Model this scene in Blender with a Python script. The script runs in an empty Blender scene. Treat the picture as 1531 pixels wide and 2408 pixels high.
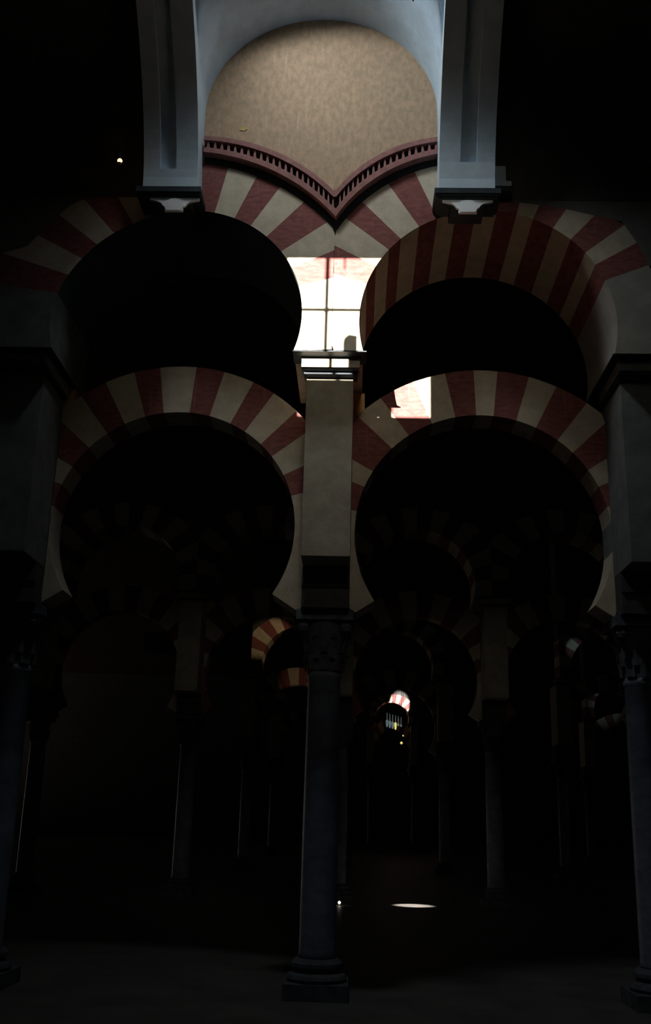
import bpy, bmesh, math, random
from mathutils import Vector, Matrix
random.seed(7)
SC = bpy.context.scene
COL = SC.collection
W, H = 1531, 2408

# ------------------------------------------------------------------ camera
CAM = (0.32968, -9.08801, 1.6)
YAW, PIT, ROL, FPX = 0.03581, 0.29764, 0.02728, 2345.05
cd = bpy.data.cameras.new('camera'); cam = bpy.data.objects.new('camera', cd); COL.objects.link(cam)
fw = Vector((-math.sin(YAW)*math.cos(PIT), math.cos(YAW)*math.cos(PIT), math.sin(PIT)))
r0 = Vector((math.cos(YAW), math.sin(YAW), 0)); u0 = r0.cross(fw)
rr = math.cos(ROL)*r0 + math.sin(ROL)*u0; uu = -math.sin(ROL)*r0 + math.cos(ROL)*u0
M = Matrix((rr, uu, -fw)).transposed().to_4x4(); M.translation = Vector(CAM)
cam.matrix_world = M
cd.sensor_fit = 'VERTICAL'; cd.sensor_height = 36.0; cd.lens = FPX/H*36.0
cd.clip_end = 300
SC.camera = cam

# ------------------------------------------------------------------ view, world, sun, big lamps
SC.view_settings.view_transform = 'Standard'; SC.view_settings.look = 'None'
SC.view_settings.exposure = 0.0; SC.view_settings.gamma = 1.0
SC.view_settings.use_curve_mapping = False
SC.cycles.use_denoising = True
wd = bpy.data.worlds.new('world'); SC.world = wd; wd.use_nodes = True
bg = wd.node_tree.nodes['Background']; bg.inputs[0].default_value = (0.92, 0.98, 1.0, 1); bg.inputs[1].default_value = 0.0028

SUN = Vector((0.388, 1.0, -0.18)).normalized()
sd = bpy.data.lights.new('sun', 'SUN'); sd.energy = 38; sd.angle = math.radians(0.20); sd.color = (1.0, 0.93, 0.84)
so = bpy.data.objects.new('sun', sd); COL.objects.link(so); so.rotation_euler = SUN.to_track_quat('-Z', 'Y').to_euler(); so.location = (-6, -20, 14)

def area(name, loc, target, sx, sy, power, color, spread=180):
    l = bpy.data.lights.new(name, 'AREA'); l.shape = 'RECTANGLE'; l.size = sx; l.size_y = sy
    l.energy = power; l.color = color; l.spread = math.radians(spread)
    o = bpy.data.objects.new(name, l); COL.objects.link(o); o.location = loc
    o.rotation_euler = (Vector(target)-Vector(loc)).to_track_quat('-Z', 'Y').to_euler(); return o
def spot(name, loc, target, power, color, half_deg, blend=.3, radius=.05):
    l = bpy.data.lights.new(name, 'SPOT'); l.energy = power; l.color = color
    l.spot_size = math.radians(2*half_deg); l.spot_blend = blend; l.shadow_soft_size = radius
    o = bpy.data.objects.new(name, l); COL.objects.link(o); o.location = loc
    o.rotation_euler = (Vector(target)-Vector(loc)).to_track_quat('-Z', 'Y').to_euler(); return o
# daylight through the ceiling skylight of the centre bay
area('skylight_daylight', (-0.66, -1.78, 10.43), (0.12, -0.2, 8.0), 0.8, 0.55, 38, (0.86, 0.96, 1.0), 130)
# added fill for the lower piers and rings; no window stands here
area('lower_fill', (0.6, -9.7, 9.0), (0.45, 0.3, 5.75), 1.2, 1.2, 4.2, (1.0, 0.95, 0.80), 34)
# faint blue fill added behind the camera; no door is there
area('rear_fill', (2.0, -9.6, 2.2), (0.3, 1.0, 2.2), 2.4, 3.0, 1.2, (0.55, 0.72, 1.0))
for yy in (6.5, 18.0, 30.0, 42.0, 54.0):
    area('nave_fill', (2.5, yy, 11.2), (2.5, yy, 0), 26, 9, 2.5, (0.75, 0.9, 1.0))  # dim fill added below the roof to lift the dark naves
# stray daylight in the far naves, plus added upward spots
WARM = (1.0, 0.72, 0.42)
spot('far_daylight', (0.2, 20.8, 8.6), (-2.62, 24.0, 7.35), 130, WARM, 9.0, .6)
spot('upward_spot', (-1.0, 20.8, 3.6), (-1.5, 24.25, 5.85), 45, WARM, 11, .8)  # unseen spot added to light this arch from below
spot('upward_spot', (3.1, 43.6, 4.6), (2.78, 48.0, 7.85), 9500, (1.0, .90, .86), 6.0, .35)  # another added spot from below; no lamp stands there
spot('far_daylight', (13.5, 31.0, 9.5), (11.5, 36.0, 6.9), 60, (.7, .95, 1.0), 9, .9)
spot('far_daylight', (8.3, 20.5, 9.5), (7.52, 24.0, 7.2), 60, (.6, .9, 1.0), 4.2, .5)
spot('floor_daylight', (1.55, 9.5, 10.8), (1.52, 11.95, 0.0), 30000, (1.0, .93, .85), 2.25, .6)

# ------------------------------------------------------------------ materials
def mat(name, col, col2=None, scale=6.0, rough=.85, stretch=(1, 1, 1), bump=.25, fac=(.35, .65), streak=None, spec=.25):
    m = bpy.data.materials.new(name); m.use_nodes = True; nt = m.node_tree; N = nt.nodes; L = nt.links
    b = N['Principled BSDF']; b.inputs['Roughness'].default_value = rough
    b.inputs['Specular IOR Level'].default_value = spec
    tc = N.new('ShaderNodeTexCoord'); mp = N.new('ShaderNodeMapping'); L.new(tc.outputs['Object'], mp.inputs[0])
    mp.inputs['Scale'].default_value = stretch
    n1 = N.new('ShaderNodeTexNoise'); n1.inputs['Scale'].default_value = scale; n1.inputs['Detail'].default_value = 9; n1.inputs['Roughness'].default_value = .65
    L.new(mp.outputs[0], n1.inputs[0])
    cr = N.new('ShaderNodeValToRGB'); cr.color_ramp.elements[0].position = fac[0]; cr.color_ramp.elements[1].position = fac[1]
    c2 = col2 or tuple(c*.72 for c in col)
    cr.color_ramp.elements[0].color = (*c2, 1); cr.color_ramp.elements[1].color = (*col, 1)
    L.new(n1.outputs[0], cr.inputs[0]); out = cr.outputs[0]
    if streak:
        mp2 = N.new('ShaderNodeMapping'); mp2.inputs['Scale'].default_value = (9, 9, .7); L.new(tc.outputs['Object'], mp2.inputs[0])
        n2 = N.new('ShaderNodeTexNoise'); n2.inputs['Scale'].default_value = 2.3; n2.inputs['Detail'].default_value = 6; L.new(mp2.outputs[0], n2.inputs[0])
        r2 = N.new('ShaderNodeValToRGB'); r2.color_ramp.elements[0].position = .62; r2.color_ramp.elements[1].position = .72
        r2.color_ramp.elements[0].color = (0, 0, 0, 1); r2.color_ramp.elements[1].color = (streak[3],)*3+(1,)
        L.new(n2.outputs[0], r2.inputs[0])
        mx = N.new('ShaderNodeMix'); mx.data_type = 'RGBA'; L.new(r2.outputs[0], mx.inputs['Factor']); L.new(out, mx.inputs['A'])
        mx.inputs['B'].default_value = (*streak[:3], 1); out = mx.outputs['Result']
    L.new(out, b.inputs['Base Color'])
    if bump:
        bp = N.new('ShaderNodeBump'); bp.inputs['Strength'].default_value = bump; bp.inputs['Distance'].default_value = .01
        n3 = N.new('ShaderNodeTexNoise'); n3.inputs['Scale'].default_value = 45; n3.inputs['Detail'].default_value = 5
        L.new(tc.outputs['Object'], n3.inputs[0]); L.new(n3.outputs[0], bp.inputs['Height']); L.new(bp.outputs[0], b.inputs['Normal'])
    return m
def glow(name, col, s):
    m = bpy.data.materials.new(name); m.use_nodes = True; b = m.node_tree.nodes['Principled BSDF']
    b.inputs['Base Color'].default_value = (*col, 1); b.inputs['Emission Color'].default_value = (*col, 1); b.inputs['Emission Strength'].default_value = s
    return m
CREAM = mat('cream voussoir stone', (.60, .52, .40), (.46, .39, .29), 7, streak=(.62, .55, .45, .25))
RED = mat('red brick voussoir', (.285, .105, .092), (.165, .055, .05), 9, stretch=(1, 1, 3), streak=(.45, .22, .19, .35))
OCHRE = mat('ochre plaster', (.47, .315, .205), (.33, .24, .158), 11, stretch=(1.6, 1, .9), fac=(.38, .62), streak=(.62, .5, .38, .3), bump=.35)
BRKM = mat('white carved plaster', (.93, .95, .98), (.85, .88, .92), 6, bump=.1)
WHITE = mat('blue white limewash', (.64, .77, .87), (.53, .65, .74), 4, bump=.12)
VAULTM = mat('bright limewash', (.66, .82, .96), (.52, .65, .77), 3, bump=.12)
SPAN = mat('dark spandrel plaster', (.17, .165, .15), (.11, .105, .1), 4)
SIDEV = mat('shaded brown plaster', (.10, .095, .09), (.06, .058, .055), 4)  # shade of the side bays and far walls is put into this colour
WALLD = mat('grey plaster', (.40, .38, .33), (.30, .29, .26), 4)
ORANGE = mat('bounce lit plaster', (.85, .50, .22), (.65, .36, .15), 6)  # warm bounced sunlight is put into this colour
TEAL = mat('dark green soffit paint', (.055, .095, .085), (.035, .06, .055), 5)  # plain dark colour for the underside of the left upper arch
SIDEP = mat('shaded grey pier plaster', (.21, .22, .215), (.14, .145, .14), 5)  # darker copy of the pier plaster; light falloff is put into the colour
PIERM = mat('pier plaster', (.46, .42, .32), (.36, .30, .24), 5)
DARK = mat('dark marble and shade', (.035, .05, .06), (.02, .026, .032), 8, rough=.5)
DSTONE = mat('dark impost stone', (.09, .085, .08), (.05, .05, .05), 8)
BAND = mat('black shade band', (.012, .016, .018), (.006, .008, .009), 8, rough=.7)  # shade below the moulding and between dentils, put in as black
PINK = mat('rose moulding plaster', (.34, .165, .15), (.25, .11, .10), 10, streak=(.45, .3, .27, .2))
SHAFT = mat('grey marble shaft', (.22, .24, .30), (.12, .13, .17), 3, rough=.4, stretch=(1, 1, 2), bump=.05)
CAPM = mat('carved capital stone', (.13, .14, .16), (.07, .07, .08), 9)
FLOORM = mat('dark stone floor', (.16, .15, .14), (.09, .085, .08), 1.5, rough=.45, bump=.1)
WOOD = mat('dark wood', (.10, .06, .035), (.06, .035, .02), 6, stretch=(1, 8, 1))
IRON = mat('black iron', (.02, .02, .022), None, 8, rough=.5, bump=0)
BRASS = mat('brass', (.5, .36, .12), None, 12, rough=.35, bump=0)
LAMPGLOW = glow('warm lamp flame', (1.0, .62, .25), 9)
YELGLOW = glow('yellow lamp glow', (.85, .72, .22), .9)
PALEGLOW = glow('pale added glow', (.55, .72, .75), .16)

# ------------------------------------------------------------------ helpers
def link(name, bm, mats, parent=None, smooth=False, recalc=True):
    if recalc: bmesh.ops.recalc_face_normals(bm, faces=bm.faces)
    me = bpy.data.meshes.new(name); bm.to_mesh(me); bm.free()
    for m in (mats if isinstance(mats, (list, tuple)) else [mats]): me.materials.append(m)
    if smooth:
        for p in me.polygons: p.use_smooth = True
    o = bpy.data.objects.new(name, me); COL.objects.link(o); o.parent = parent
    return o
def thing(name, label, cat, loc=(0, 0, 0), group=None):
    o = bpy.data.objects.new(name, None); COL.objects.link(o); o.location = loc; o.empty_display_size = .2
    o['label'] = label; o['category'] = cat
    if group: o['group'] = group
    return o
def tag(o, label, cat, group=None):
    o['label'] = label; o['category'] = cat
    if group: o['group'] = group
    return o
def struct(name, bm, m, smooth=False, label=None):
    o = link(name, bm, m, None, smooth); o['kind'] = 'structure'
    if label: o['label'] = label
    return o
def box(bm, x0, x1, y0, y1, z0, z1, mi=0):
    v = [bm.verts.new(p) for p in [(x0, y0, z0), (x1, y0, z0), (x1, y1, z0), (x0, y1, z0), (x0, y0, z1), (x1, y0, z1), (x1, y1, z1), (x0, y1, z1)]]
    for f in [(3, 2, 1, 0), (4, 5, 6, 7), (0, 1, 5, 4), (1, 2, 6, 5), (2, 3, 7, 6), (3, 0, 4, 7)]:
        q = bm.faces.new([v[i] for i in f]); q.material_index = mi
def lathe(bm, prof, seg=32, cx=0, cy=0, mi=0):
    rings = []
    for r, z in prof:
        rings.append([bm.verts.new((cx+r*math.cos(2*math.pi*i/seg), cy+r*math.sin(2*math.pi*i/seg), z)) for i in range(seg)])
    for a, b in zip(rings, rings[1:]):
        for i in range(seg):
            f = bm.faces.new([a[i], a[(i+1) % seg], b[(i+1) % seg], b[i]]); f.material_index = mi
    bm.faces.new(rings[0][::-1]); bm.faces.new(rings[-1])
def prism(bm, pts, y0, y1, mi=0):
    """extrude an outline in the xz plane from y0 to y1"""
    a = [bm.verts.new((x, y0, z)) for x, z in pts]; b = [bm.verts.new((x, y1, z)) for x, z in pts]
    n = len(pts)
    bm.faces.new(a).material_index = mi; bm.faces.new(b[::-1]).material_index = mi
    for i in range(n):
        bm.faces.new([a[i], b[i], b[(i+1) % n], a[(i+1) % n]]).material_index = mi
def interp(P, x):
    if x <= P[0][0]: return P[0][1]
    for (a, b), (c, d) in zip(P, P[1:]):
        if x <= c: return b+(d-b)*(x-a)/(c-a)
    return P[-1][1]

# ------------------------------------------------------------------ shared arch builder
def voussoirs(bm, cx, cz, R, joints, rout, y0, y1, step=2.5, soffit=None):
    """joints: list of (angle, material index of the block that starts there) ; rout(theta)->outer radius"""
    for (a0, mi), (a1, _) in zip(joints, joints[1:]):
        n = max(1, int(abs(a1-a0)/step))
        col = []
        for k in range(n+1):
            th = math.radians(a0+(a1-a0)*k/n); c, s = math.cos(th), math.sin(th); ro = rout(th)
            Rt = R(a0+(a1-a0)*k/n) if callable(R) else R
            col.append([bm.verts.new((cx+q*c, y, cz+q*s)) for q, y in ((Rt, y0), (ro, y0), (ro, y1), (Rt, y1))])
        for p, q in zip(col, col[1:]):
            for i in range(4):
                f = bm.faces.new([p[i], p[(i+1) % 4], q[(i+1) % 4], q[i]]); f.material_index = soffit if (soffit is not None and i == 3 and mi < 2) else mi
        for e in (col[0], col[-1]): bm.faces.new(e).material_index = mi
Z0 = 6.09        # underside of the upper wall
# top outline of the voussoirs of the upper arches across the arcade
HL_IN = lambda x: 6.115+math.sqrt(max(0, 2.183**2-(x+1.689)**2))
HR_IN = lambda x: 6.63+math.sqrt(max(0, 1.686**2-(x-1.504)**2))
HL_OUT = lambda x: 6.603+math.sqrt(max(0, 1.939**2-(x+1.469)**2))
HR_OUT = lambda x: 7.062+math.sqrt(max(0, 1.487**2-(x-1.269)**2))
RIGHT = [(1.66, 7.83), (1.92, 7.82), (2.4, 7.75), (2.66, 7.68), (2.997, 7.60), (3.145, 7.33), (3.26, 7.03), (3.5, 7.03)]
LEFT = [(-3.5, 7.15), (-3.2, 7.25), (-3.05, 7.45), (-2.8, 7.75), (-2.4, 7.95), (-2.05, 8.02), (-1.9, 8.05)]
def ztop(x):
    if x < -1.9: return interp(LEFT, x)
    if x < 0.03: return HL_IN(x)
    if x < 1.66: return HR_IN(x)
    return interp(RIGHT, x)
def rout_upper(cx, cz, R, xl, xr, zt=ztop, zmin=6.09):
    def f(th):
        c, s = math.cos(th), math.sin(th); r = (R(math.degrees(th)) if callable(R) else R)+.001
        while r < 3:
            x, z = cx+r*c, cz+r*s
            if x <= xl or x >= xr or z >= zt(x) or z <= zmin: break
            r += .004
        return r
    return f
def alt(angles, first):
    return [(a, (first+i) % 2) for i, a in enumerate(angles)]
# material index 0 = cream, 1 = red
UL_J = [(-15.5, 0), (5, 1), (15.5, 1), (26, 0), (36.8, 1), (48.1, 0), (58.4, 1), (67.7, 0), (78.4, 1), (89, 0), (99.5, 1), (110, 0), (120.5, 1), (131, 0), (141, 1), (151, 0), (161, 1), (171, 0), (195.5, 0)]
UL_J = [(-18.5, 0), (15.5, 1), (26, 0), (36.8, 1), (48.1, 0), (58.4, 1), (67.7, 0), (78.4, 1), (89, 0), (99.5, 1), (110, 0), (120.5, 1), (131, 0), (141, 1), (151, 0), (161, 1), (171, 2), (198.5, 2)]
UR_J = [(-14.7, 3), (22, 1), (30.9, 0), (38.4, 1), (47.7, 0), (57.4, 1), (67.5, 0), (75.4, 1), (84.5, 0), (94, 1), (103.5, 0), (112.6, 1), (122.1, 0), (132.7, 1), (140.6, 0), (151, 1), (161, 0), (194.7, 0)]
UG = 'upper arches over the nearest arcade'
def upper_arch(label, cx, cz, R, J, xl, xr, R2=None, soffit=None):
    t = thing('upper_arch', label, 'arch', (cx, 0, cz), UG)
    bm = bmesh.new(); J = list(J); R2 = R2 or (lambda a: R)
    J[0] = (math.degrees(math.asin((Z0-cz)/R2(0))), J[0][1]); J[-1] = (180-math.degrees(math.asin((Z0-cz)/R2(190))), 0)
    voussoirs(bm, 0, 0, R2, J, lambda th, f=rout_upper(cx, cz, R2, xl, xr): f(th), 0, 1.35, soffit=soffit)
    link('voussoir_ring', bm, [CREAM, RED, SIDEP, WALLD, TEAL], t)
    return t
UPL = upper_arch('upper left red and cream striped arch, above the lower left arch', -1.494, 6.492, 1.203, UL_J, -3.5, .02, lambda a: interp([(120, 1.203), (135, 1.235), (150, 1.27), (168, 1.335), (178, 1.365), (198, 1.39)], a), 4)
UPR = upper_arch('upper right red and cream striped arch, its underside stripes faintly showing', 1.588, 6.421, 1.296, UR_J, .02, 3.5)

# ------------------------------------------------------------------ walls over the arcade
def wallstrip(bm, xs, zt, ztopz, y0, y1):
    pts = [(x, zt(x)) for x in xs]
    for (xa, za), (xb, zb) in zip(pts, pts[1:]):
        prism(bm, [(xa, za), (xb, zb), (xb, ztopz), (xa, ztopz)], y0, y1)
def frange(a, b, n): return [a+(b-a)*i/n for i in range(n+1)]
bm = bmesh.new(); wallstrip(bm, frange(-1.45, .03, 24)+frange(.03, 1.12, 20)[1:], ztop, 10.6, 0.0, 1.35)
bmesh.ops.remove_doubles(bm, verts=bm.verts, dist=1e-4)
struct('wall_back', bm, OCHRE, label='ochre plastered wall filling the round headed lunette above the arcade')
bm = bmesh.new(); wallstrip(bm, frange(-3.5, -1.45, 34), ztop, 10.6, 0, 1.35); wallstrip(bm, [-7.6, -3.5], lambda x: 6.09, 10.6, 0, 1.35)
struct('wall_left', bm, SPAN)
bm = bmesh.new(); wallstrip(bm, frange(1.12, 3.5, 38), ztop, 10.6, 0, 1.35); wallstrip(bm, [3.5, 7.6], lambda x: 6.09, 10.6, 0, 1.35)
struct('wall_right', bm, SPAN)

# ------------------------------------------------------------------ hood moulding (heart shaped V)
hood = thing('hood_moulding', 'rose moulding curving down to a V between the two upper arches, with dentils', 'moulding', (0.03, 0, 7.48))
def hoodpt(x, f):
    a, b = (HL_IN(x), HL_OUT(x)) if x < .03 else (HR_IN(x), HR_OUT(x))
    return a+(b-a)*f
XL = frange(-1.40, .03, 44); XR = frange(.03, 1.09, 34)
def hoodband(f0, f1, y, name, m):
    bm = bmesh.new()
    for X in (XL, XR):
        for a, b in zip(X, X[1:]):
            e = 1e-5 if X is XR else -1e-5
            aa, bb = a+(e if a == .03 else 0), b+(e if b == .03 else 0)
            P = [(aa-.03, hoodpt(aa, f0)-7.48), (bb-.03, hoodpt(bb, f0)-7.48), (bb-.03, hoodpt(bb, f1)-7.48), (aa-.03, hoodpt(aa, f1)-7.48)]
            prism(bm, P, y, 0.0)
    return link(name, bm, m, hood)
hoodband(0, .28, -.008, 'shade_band', BAND)
hoodband(.28, .50, -.10, 'lower_fillet', PINK)
hoodband(.50, .80, -.045, 'dentil_backing', BAND)
hoodband(.80, 1.0, -.115, 'upper_fillet', PINK)
bm = bmesh.new()
for X0, X1 in ((-1.37, .0), (.06, 1.07)):
    s = 0; x = X0
    while x < X1:
        sg = 1
        dz = (hoodpt(x+.005, .5)-hoodpt(x, .5))/.005; nrm = math.hypot(1, dz)
        w = .030/nrm
        tooth = [(x, hoodpt(x, .50)), (x+w*1.25, hoodpt(x+w*1.25, .50)), (x+w*.8, hoodpt(x+w*.8, .80)), (x+w*.35, hoodpt(x+w*.35, .80))]
        prism(bm, [(a-.03, b-7.48) for a, b in tooth], -.095, -.045)
        x += .074/nrm
link('dentil_course', bm, PINK, hood)

# ------------------------------------------------------------------ pilasters that lean forward into the vault
def yv(z):                    # vault surface (front of wall plane) at height z
    h = max(0, z-7.8); return -(.12*h+.34*h*h)
def ypf(z): return yv(z)-.27  # pilaster front
ZC = 10.42
def pilaster(label, x0, x1, a, b, zr, cb, backing):
    xc = (x0+x1)/2; t = thing('pilaster', label, 'pilaster', (xc, 0, 7.75), 'whitewashed pilasters beside the lunette')
    O = Vector((xc, 0, 7.75)); bm = bmesh.new()
    zs = [7.75, 7.9, zr-.0005, zr]+frange(zr, ZC, 26)[1:]
    rows = []
    for k, z in enumerate(zs):
        rec = .07 if k >= 3 else 0
        f = ypf(z)
        prof = [(x0, min(yv(z)+.02, -.001)), (x0, f), (a, f), (a, f+rec), (b, f+rec), (b, f), (x1, f), (x1, min(yv(z)+.02, -.001))]
        rows.append([bm.verts.new((px-O.x, py-O.y, z-O.z)) for px, py in prof])
    for p, q in zip(rows, rows[1:]):
        for i in range(8):
            try: bm.faces.new([p[i], p[(i+1) % 8], q[(i+1) % 8], q[i]])
            except ValueError: pass
    bm.faces.new(rows[0]); bm.faces.new(rows[-1])
    link('shaft', bm, WHITE, t)
    bm = bmesh.new()
    for hx, yy, za, zb in ((.335, -.345, 7.69, 7.75), (.325, -.33, 7.665, 7.69), (.30, -.315, 7.64, 7.665)):
        box(bm, -hx, hx, yy, 0, za-7.75, zb-7.75)
    link('cornice', bm, DARK, t)
    # scrolled bracket
    bm = bmesh.new(); L = []
    box(bm, -.17+cb, .17+cb, -.27, -.001, 7.555-7.75, 7.64-7.75); link('bracket_block', bm, DARK, t); bm = bmesh.new()
    half = [(.255, 0), (.255, -.018), (.19, -.034), (.155, -.046), (.130, -.066), (.118, -.088), (.092, -.100), (.092, -.150)]
    out = half+[(-x, z) for x, z in half[::-1]]
    prism(bm, [(x+cb, z+7.64-7.75) for x, z in out], -.30, -.27)
    link('bracket', bm, BRKM, t)
    bm = bmesh.new()
    lob = [(.095*math.cos(math.radians(q)), .095*math.sin(math.radians(q))*.9-.095) for q in range(-40, 221, 13)]
    prism(bm, [(x+cb, min(z, -.002)+7.64-7.75) for x, z in lob], -.315, -.301)
    link('bracket_lobe', bm, BRKM, t)
    if backing:
        xa, xb = backing; bm = bmesh.new()
        box(bm, xa-xc, xb-xc, -.10, 0, 7.98-7.75, 8.6-7.75); box(bm, xa-xc, xb+.05-xc, -.14, 0, 7.90-7.75, 7.98-7.75)
        link('backing_pilaster', bm, WHITE, t)
        bm = bmesh.new(); box(bm, min(xa, xb)-xc, max(xa, xb)+.06-xc, -.17, 0, 7.84-7.75, 7.90-7.75); link('backing_cornice', bm, DARK, t)
    return t
pilaster('left whitewashed pilaster with a sunk panel, dimmer of the two', -1.969, -1.404, -1.798, -1.63, 7.99, .065, None)
pilaster('right whitewashed pilaster with a sunk panel, brighter of the two', 1.087, 1.658, 1.302, 1.471, 8.07, .0, (1.66, 1.80))

# ------------------------------------------------------------------ lunette vault and main vault
LCX, LCZ, LR = -.163, 8.915, 1.262
def yfront(z): return max(yv(z), -.62) if z > 9.9 else yv(z)
bm = bmesh.new()
prof = [(LCX-LR+.0, z) for z in frange(7.62, LCZ, 12)[:-1]]+[(LCX+LR*math.cos(math.radians(a)), LCZ+LR*math.sin(math.radians(a))) for a in frange(180, 0, 72)]+[(LCX+LR, z) for z in frange(LCZ, 7.62, 12)[1:]]
cols = []
for x, z in prof:
    yf = min(-.001, max(yv(z), -.72))
    cols.append([bm.verts.new((x, .0+(yf-.0)*k/6, z)) for k in range(7)])
for p, q in zip(cols, cols[1:]):
    for k in range(6): bm.faces.new([p[k], p[k+1], q[k+1], q[k]])
struct('ceiling_lunette_vault', bm, VAULTM, smooth=True)
# main vault over the bay, cut by the lunette; ribs cover its edges
bm = bmesh.new()
def vaultcol(xs, zlo):
    cs = []
    for x in xs:
        z0 = zlo(x); cs.append([bm.verts.new((x, max(yv(z), -.72) if (i == 0 and z > 9.7 and zlo is lun) else yv(z), z)) for i, z in enumerate(frange(z0, ZC, 20))])
    for p, q in zip(cs, cs[1:]):
        for k in range(20): bm.faces.new([p[k], p[k+1], q[k+1], q[k]])
def lun(x):
    d = LR*LR-(x-LCX)**2
    return LCZ+math.sqrt(max(d, 0))
def vaultside(A):
    cs = []
    for a in A:
        x, z0 = LCX+LR*math.cos(math.radians(a)), LCZ+LR*math.sin(math.radians(a))
        cs.append([bm.verts.new((x, max(yv(z), -.72) if (i == 0 and z > 9) else yv(z), z)) for i, z in enumerate(frange(z0, ZC, 20))])
    for p, q in zip(cs, cs[1:]):
        for k in range(20): bm.faces.new([p[k], p[k+1], q[k+1], q[k]])
vaultside(frange(180, 123, 16)); vaultside(frange(40, 0, 12))
struct('ceiling_vault', bm, VAULTM, smooth=True)
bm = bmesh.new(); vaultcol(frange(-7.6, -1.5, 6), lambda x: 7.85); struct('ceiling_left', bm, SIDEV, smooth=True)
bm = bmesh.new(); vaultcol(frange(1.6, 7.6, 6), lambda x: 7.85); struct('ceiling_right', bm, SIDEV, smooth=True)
# flat ceiling with the skylight opening
YR = yv(ZC)
bm = bmesh.new()
SKX0, SKX1, SKY0, SKY1 = -.85, 1.25, -2.9, -.95
for x0, x1, y0, y1 in ((-12, 12, -10.2, SKY0), (-12, SKX0, SKY0, -.72), (SKX1, 12, SKY0, -.72), (SKX0, SKX1, SKY1, -.72)):
    box(bm, x0, x1, y0, max(y1, y0+.01), ZC, ZC+.3)
struct('ceiling', bm, WALLD)
bm = bmesh.new(); box(bm, -60, 60, -14, 70, 11.6, 11.9); struct('ceiling_roof', bm, WOOD)
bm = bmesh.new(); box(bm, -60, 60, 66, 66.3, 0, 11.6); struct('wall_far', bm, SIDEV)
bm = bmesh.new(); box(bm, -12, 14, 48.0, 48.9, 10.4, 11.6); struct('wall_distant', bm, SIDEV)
w2 = thing('window_2', 'skylight', 'window', ((SKX0+SKX1)/2, (SKY0+SKY1)/2, ZC+.1)); del w2['label'], w2['category']; w2['kind'] = 'structure'
bm = bmesh.new(); hx, hy = (SKX1-SKX0)/2, (SKY1-SKY0)/2
for xx in (-hx, -.02, hx-.04): box(bm, xx, xx+.04, -hy, hy, 0, .05)
for yy in (-hy, hy-.04): box(bm, -hx, hx, yy, yy+.04, 0, .05)
link('window_frame', bm, WOOD, w2)

# ------------------------------------------------------------------ wall behind the camera with the sunlit window
YW = -9.8; k = SUN.x/SUN.y; kz = SUN.z/SUN.y
def back(x, z): return x+YW*k, z+YW*kz          # from a point on the arcade face (y=0) back along the sun ray
wx0, wz1 = back(-.846, 7.175); wx1, wz0 = back(.683, 5.973)
bm = bmesh.new(); B = .25
box(bm, -60, wx0, YW-B, YW, 0, 20); box(bm, wx1, 45, YW-B, YW, 0, 20)
box(bm, wx0, wx1, YW-B, YW, 0, wz0); box(bm, wx0, wx1, YW-B, YW, wz1, 20)
struct('wall_front', bm, WALLD)
w1 = bpy.data.objects.new('window_1', None); COL.objects.link(w1); w1.location = ((wx0+wx1)/2, YW, (wz0+wz1)/2); w1['kind'] = 'structure'
bx, bz = back(-.048, 6.544); bx -= w1.location.x; bz -= w1.location.z
hx, hz = (wx1-wx0)/2, (wz1-wz0)/2
bm = bmesh.new(); box(bm, bx-.019, bx+.019, -.03, 0, -hz, hz); box(bm, -hx, hx, -.03, 0, bz-.021, bz+.021)
def wl(x, z): a, b = back(x, z); return (a-w1.location.x, b-w1.location.z)
sh = bmesh.new(); prism(sh, [wl(-.86, 7.20), wl(-.492, 7.20), wl(-.485, 7.15), wl(-.385, 6.86), wl(-.335, 6.66), wl(-.318, 6.45), wl(-.345, 6.2), wl(-.40, 6.055), wl(-.86, 6.055)], -.06, -.02)
link('window_sun_mask', sh, WOOD, w1)  # unseen mask added to keep the sun off the left arch jamb
tx, tz = back(.13, 7.1); box(bm, tx-w1.location.x-.006, tx-w1.location.x+.006, -.02, 0, tz-w1.location.z-.09, hz)
link('window_bars', bm, IRON, w1)
bm = bmesh.new(); sx0, sz1 = back(.125, 6.262); sx1, _ = back(.262, 6.2)
sx0 -= w1.location.x; sx1 -= w1.location.x; sz1 -= w1.location.z
prism(bm, [(sx0, -hz), (sx1, -hz), (sx1, sz1), (sx0+.06, sz1+.012), (sx0+.012, sz1-.03), (sx0, sz1-.08)], -.05, -.01)
link('window_board', bm, WOOD, w1)
bm = bmesh.new(); box(bm, -60, 45, -14, 75, -.2, 0); struct('floor', bm, FLOORM)

# ------------------------------------------------------------------ lower arches
LL_A = [(-33, 0), (16, 1), (27, 0), (38, 1), (46.3, 0), (56.5, 1), (64.7, 0), (75.6, 1), (85.5, 0), (98.1, 1), (107.2, 0), (117.5, 1), (127, 0), (138, 1), (150, 0), (160, 1), (171, 0), (213, 0)]
LR_A = [(-33, 0), (14, 1), (24, 0), (33, 1), (43.5, 0), (52.5, 1), (63.8, 0), (73.4, 1), (84, 0), (92, 1), (101.7, 0), (113, 1), (125.3, 0), (135.4, 1), (149.6, 0), (158, 1), (170, 0), (213, 0)]
def lower_arch(label, cx, cz, R, ocx, ocz, oR, J, xl, xr, y0=1.0, y1=1.38, y=0, group='lower horseshoe arches of the nearest arcade', parent_only=False):
    t = thing('horseshoe_arch', label, 'arch', (cx, y, cz), group)
    def ro(th):
        c, s = math.cos(th), math.sin(th); r = R+.001
        while r < 3:
            x, z = cx+r*c, cz+r*s
            if x <= xl or x >= xr or math.hypot(x-ocx, z-ocz) > oR or z <= 3.625: break
            r += .004
        return r
    bm = bmesh.new(); voussoirs(bm, 0, 0, R, J, ro, y0, y1)
    link('voussoir_ring', bm, [CREAM, RED], t)
    return t
PX = .2405
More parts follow.
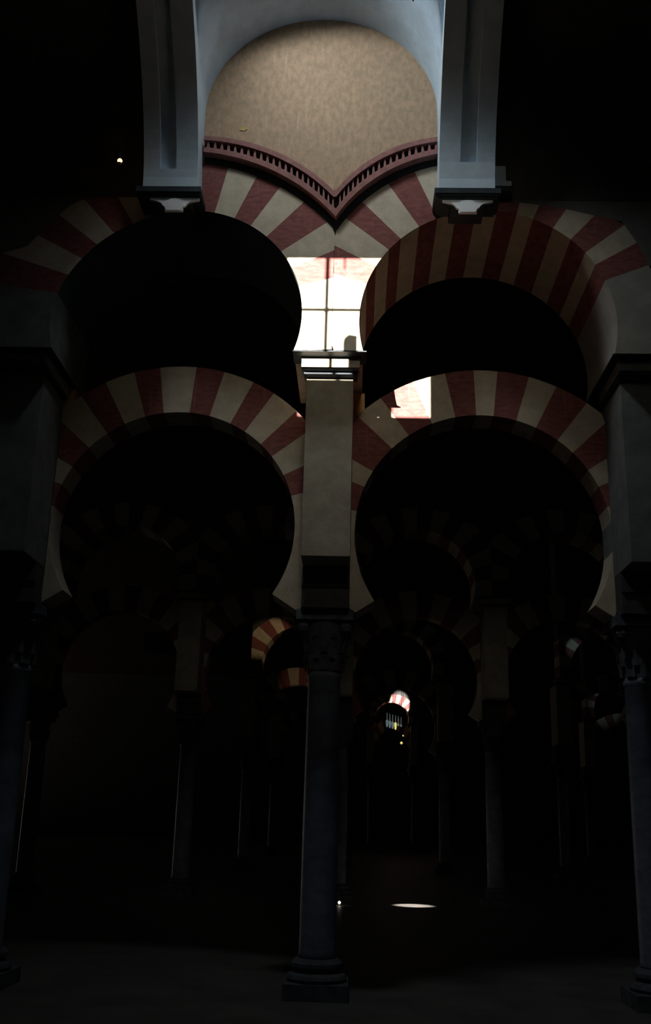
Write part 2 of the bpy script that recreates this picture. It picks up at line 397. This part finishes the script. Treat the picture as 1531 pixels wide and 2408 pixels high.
LOL = lower_arch('lower left horseshoe arch with wide red and cream stripes', -1.655, 4.511, 1.303, -1.664, 4.51, 1.851, LL_A, -3.2+PX, -PX)
LOR = lower_arch('lower right horseshoe arch with a white sun patch on its crown shoulder', 1.624, 4.481, 1.345, 1.639, 4.432, 1.925, LR_A, PX, 3.2-PX)

# ------------------------------------------------------------------ piers and columns
def pier(label, x, y=0, dx=0, dep=1.0, PIERM=PIERM, group='square piers of the nearest arcade'):
    t = thing('pier', label, 'pier', (x, y, 4.04), group)
    bm = bmesh.new(); box(bm, -.236+dx, .240+dx, .315, 1.38, 0, 5.93-4.04)
    link('shaft', bm, PIERM, t)
    bm = bmesh.new(); box(bm, .20+dx, .365+dx, 1.02, 1.34, 5.70-4.04, 6.076-4.04); link('upper_block', bm, ORANGE, t)
    bm = bmesh.new()
    box(bm, -.372+dx, .372+dx, 0.006, .30 if dep < 1 else 1.35, 6.078-4.04, 6.0895-4.04)  # dark slab puts the shade of the wall's underside into the colour
    box(bm, -.262+dx, .283+dx, .225, dep, 5.93-4.04, 5.965-4.04)
    link('cornice', bm, DARK, t)
    bm = bmesh.new(); box(bm, -.285+dx, .305+dx, .13, dep, 5.965-4.04, 6.078-4.04)
    link('fascia', bm, PIERM, t, )
    return t
def column(label, x, y=0, group='columns of the nearest arcade'):
    t = thing('column', label, 'column', (x, y+1.15, 0), group)
    bm = bmesh.new()
    lathe(bm, [(.172, .34), (.18, .36), (.172, .40), (.172, 1.6), (.163, 2.95), (.178, 2.965), (.178, 3.0), (.165, 3.02)], 40); link('shaft', bm, SHAFT, t, True)
    bm = bmesh.new(); box(bm, -.30, .30, -.30, .30, 0, .14)
    lathe(bm, [(.27, .14), (.285, .17), (.27, .20), (.22, .225), (.215, .25), (.24, .27), (.24, .30), (.20, .34)], 40); link('base', bm, CAPM, t)
    # capital: bell with two rows of leaves and corner volutes
    bm = bmesh.new(); lathe(bm, [(.165, 3.02), (.17, 3.15), (.19, 3.3), (.23, 3.42), (.27, 3.52)], 32)
    for row, (n, r, z0, hh, off) in enumerate(((8, .175, 3.03, .20, 0), (8, .185, 3.14, .24, math.pi/8))):
        for i in range(n):
            a = off+2*math.pi*i/n; ca, sa = math.cos(a), math.sin(a); pr = None
            for j in range(6):
                f = j/5; rad = r+.015+.05*f*f+(.02 if j == 5 else 0); z = z0+hh*f-(.03 if j == 5 else 0); ww = .055*(1-.5*f*f)
                cur = [bm.verts.new((rad*ca-s_*ww*sa, rad*sa+s_*ww*ca, z)) for s_ in (-1, 0, 1)]
                cur[1].co += Vector((.015*ca, .015*sa, 0))
                if pr:
                    for q in (0, 1): bm.faces.new([pr[q], pr[q+1], cur[q+1], cur[q]])
                pr = cur
    link('capital', bm, CAPM, t)
    bm = bmesh.new()
    for sx in (-1, 1):
        for sy in (-1, 1):
            lathe(bm, [(.0 + .001, 3.40), (.045, 3.41), (.06, 3.45), (.045, 3.49), (.001, 3.5)], 12, sx*.215, sy*.215)
    link('volutes', bm, CAPM, t)
    bm = bmesh.new(); box(bm, -.29, .29, -.29, .29, 3.52, 3.62)
    link('abacus', bm, CAPM, t)
    bm = bmesh.new(); box(bm, -.238, .238, -.40, .22, 3.62, 4.038); box(bm, -.238, .238, -.43, -.40, 3.83, 3.85)
    link('impost_block', bm, DSTONE, t)
    return t
P0 = pier('central square pier catching strips of sunlight on its cornice', 0, dep=.4)
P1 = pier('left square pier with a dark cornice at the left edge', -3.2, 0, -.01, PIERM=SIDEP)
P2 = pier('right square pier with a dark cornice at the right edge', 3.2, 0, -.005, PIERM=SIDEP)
C0 = column('grey marble column under the central pier, with a leafy capital', -.005)
C1 = column('dim marble column under the left pier', -3.2)
C2 = column('dim marble column under the right pier', 3.2)

# ------------------------------------------------------------------ farther arcades
def dup(root, loc, label, group):
    r = root.copy(); COL.objects.link(r); r.location = loc; r['label'] = label; r['group'] = group
    for ch in list(root.children):
        c = ch.copy(); COL.objects.link(c); c.parent = r
    return r
gen_j = [(-16, 0)]+[(6+12*i, (i+1) % 2) for i in range(15)]+[(196, 0)]
def far_upper(label, x, y, group):
    t = thing('upper_arch', label, 'arch', (x, y, 6.45), group)
    bm = bmesh.new()
    zt = lambda X: 6.115-6.45+math.sqrt(max(0, 2.10**2-X*X))
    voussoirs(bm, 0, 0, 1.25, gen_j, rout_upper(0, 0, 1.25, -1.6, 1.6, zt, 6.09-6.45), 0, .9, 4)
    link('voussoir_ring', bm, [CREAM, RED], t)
    bm = bmesh.new(); wallstrip(bm, frange(-1.6, 1.6, 24), zt, 11.0-6.45, 0, .9)
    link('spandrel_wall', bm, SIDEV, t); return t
ORD = {12: 'second', 24: 'third', 36: 'fourth', 48: 'fifth'}
BAYS = {12: [(-4.8, 'leftmost'), (-1.6, 'left of centre'), (1.6, 'right of centre'), (4.8, 'rightmost')],
        24: [(-1.6, 'left'), (1.6, 'right'), (8.6, 'far right')], 36: [(-1.65, 'left'), (12.1, 'far right')], 48: [(2.35, 'right')]}
LAB = {(24, -1.6): 'distant upper arch whose warm lit shoulder shows left of the central column, higher glow',
       (48, 2.35): 'small distant arch with blazing white crown, low right of the central column',
       (24, 8.6): 'distant upper arch touched by a small bluish glow near the right column',
       (36, 12.1): 'distant arch with dim bluish striped haunch near the right column, lower glow'}
LAB2 = {(24, -1.6): 'distant lower arch with dim warm stripes beside the capital of the central column'}
U = None; Lw = None
for y, bays in BAYS.items():
    g = 'unlit arches of the %s arcade row' % ORD[y]
    for x, where in bays:
        lab = LAB.get((y, x), 'unlit upper arch of the %s arcade row, %s' % (ORD[y], where))
        if U is None: U = far_upper(lab, x, y, g)
        else:
            q = dup(U, (x, y, 6.45), lab, g)
            if y == 48: q.location.z = 7.08; q.scale = (.75, 1, .75)
        lab2 = LAB2.get((y, x)) or 'unlit lower arch of the %s arcade row, %s' % (ORD[y], where)
        if Lw is None:
            J = [(-33, 0)]+[(6+12*i, (i+1) % 2) for i in range(15)]+[(213, 0)]
            Lw = lower_arch(lab2, x, 4.5, 1.32, x, 4.5, 1.88, J, x-1.6+PX, x+1.6-PX, .25, .63, y, g)
        else:
            q = dup(Lw, (x, y, 4.5), lab2, g)
            if y == 48: q.location.z = 4.5*1.118; q.scale = (.75, 1, 1.118)
    xs = sorted({round(x+s, 2) for x, _ in bays for s in ((-1.2, 1.2) if y == 48 else (-1.6, 1.6))})
    for i, x in enumerate(xs):
        w = ['leftmost', 'second from left', 'third from left', 'fourth from left', 'rightmost'][min(i, 4)]
        sc = (.75, 1, 1.118) if y == 48 else (1, 1, 1)
        q1 = dup(P0, (x, y-.75, 4.04*sc[2]), 'unlit pier of the %s arcade row, %s' % (ORD[y], w), 'unlit piers of the %s arcade row' % ORD[y])
        q1.scale = sc; q2 = dup(C0, (x, y+.40, 0), 'unlit column of the %s arcade row, %s' % (ORD[y], w), 'unlit columns of the %s arcade row' % ORD[y]); q2.scale = sc

bm = bmesh.new(); random.seed(3)
prism(bm, [((.03+.022*random.random())*math.cos(a*math.pi/7), (.022+.02*random.random())*math.sin(a*math.pi/7)) for a in range(14)], -.006, 0)
st = link('wall_ornament', bm, BRASS); st.location = (-1.0, -.001, 8.72); tag(st, 'tiny yellow ornament on the ochre lunette wall, left side', 'ornament')
# ------------------------------------------------------------------ small lamps and the distant pale row
names_ = ['first', 'second', 'third', 'fourth', 'fifth', 'sixth']
for i in range(6):
    x = 1.70+i*.125; y = 36.0 - .0; z = 6.02-.035*i
    lit = (i == 3)
    t = thing('hanging_piece', ('yellow glowing hanging piece in the distant pale row' if lit else 'pale hanging piece, %s from left in the distant row' % names_[i]), 'lamp', (x, y, z), 'row of small glowing pieces under the distant bright arch')
    bm = bmesh.new(); lathe(bm, [(.013, -.20), (.013, .12)], 8); link('rod', bm, PALEGLOW, t)  # pale glow is put into the rods and bodies of this row
    s = 1.0 if i < 4 else .6
    bm = bmesh.new(); lathe(bm, [(.018, -.50*s), (.035, -.48*s), (.048, -.38*s), (.055*s, -.22), (.02, -.18)], 12); link('piece_body', bm, YELGLOW if lit else PALEGLOW, t, True)
    bm = bmesh.new(); lathe(bm, [(.004, .12), (.004, 11.6-z)], 5); link('chain', bm, IRON, t)
def lamp(label, x, y, z, r, m, ceil=None):
    t = thing('oil_lamp', label, 'lamp', (x, y, z))
    bm = bmesh.new(); lathe(bm, [(r*.15, -r), (r*.8, -r*.5), (r, 0), (r*.7, r*.6), (r*.15, r)], 16); link('flame_glass', bm, m, t, True)
    bm = bmesh.new(); lathe(bm, [(r*.2, -r*1.6), (r*.9, -r*1.1), (r*.85, -r)], 16); link('lamp_holder', bm, BRASS, t)
    if ceil:
        bm = bmesh.new(); lathe(bm, [(.006, r), (.006, ceil-z)], 6); link('chain', bm, IRON, t)
    return t
lamp('tiny warm lamp hanging in the dark left of the left pilaster', -2.169, -.5, 7.938, .026, glow('amber flame', (1.0, .55, .25), 3.0), 8.75)
lamp('tiny yellow lamp below the distant pale row', 2.367, 35, 5.086, .035, YELGLOW, 11.6)
lamp('small yellow lamp, lowest under the distant pale row', 2.295, 35, 4.779, .06, YELGLOW, 11.6)
lamp('tiny pale lamp standing on the dark floor, left of the lit floor patch', .064, 11.5, .05, .030, glow('pale flame', (1.0, .9, .75), 3))
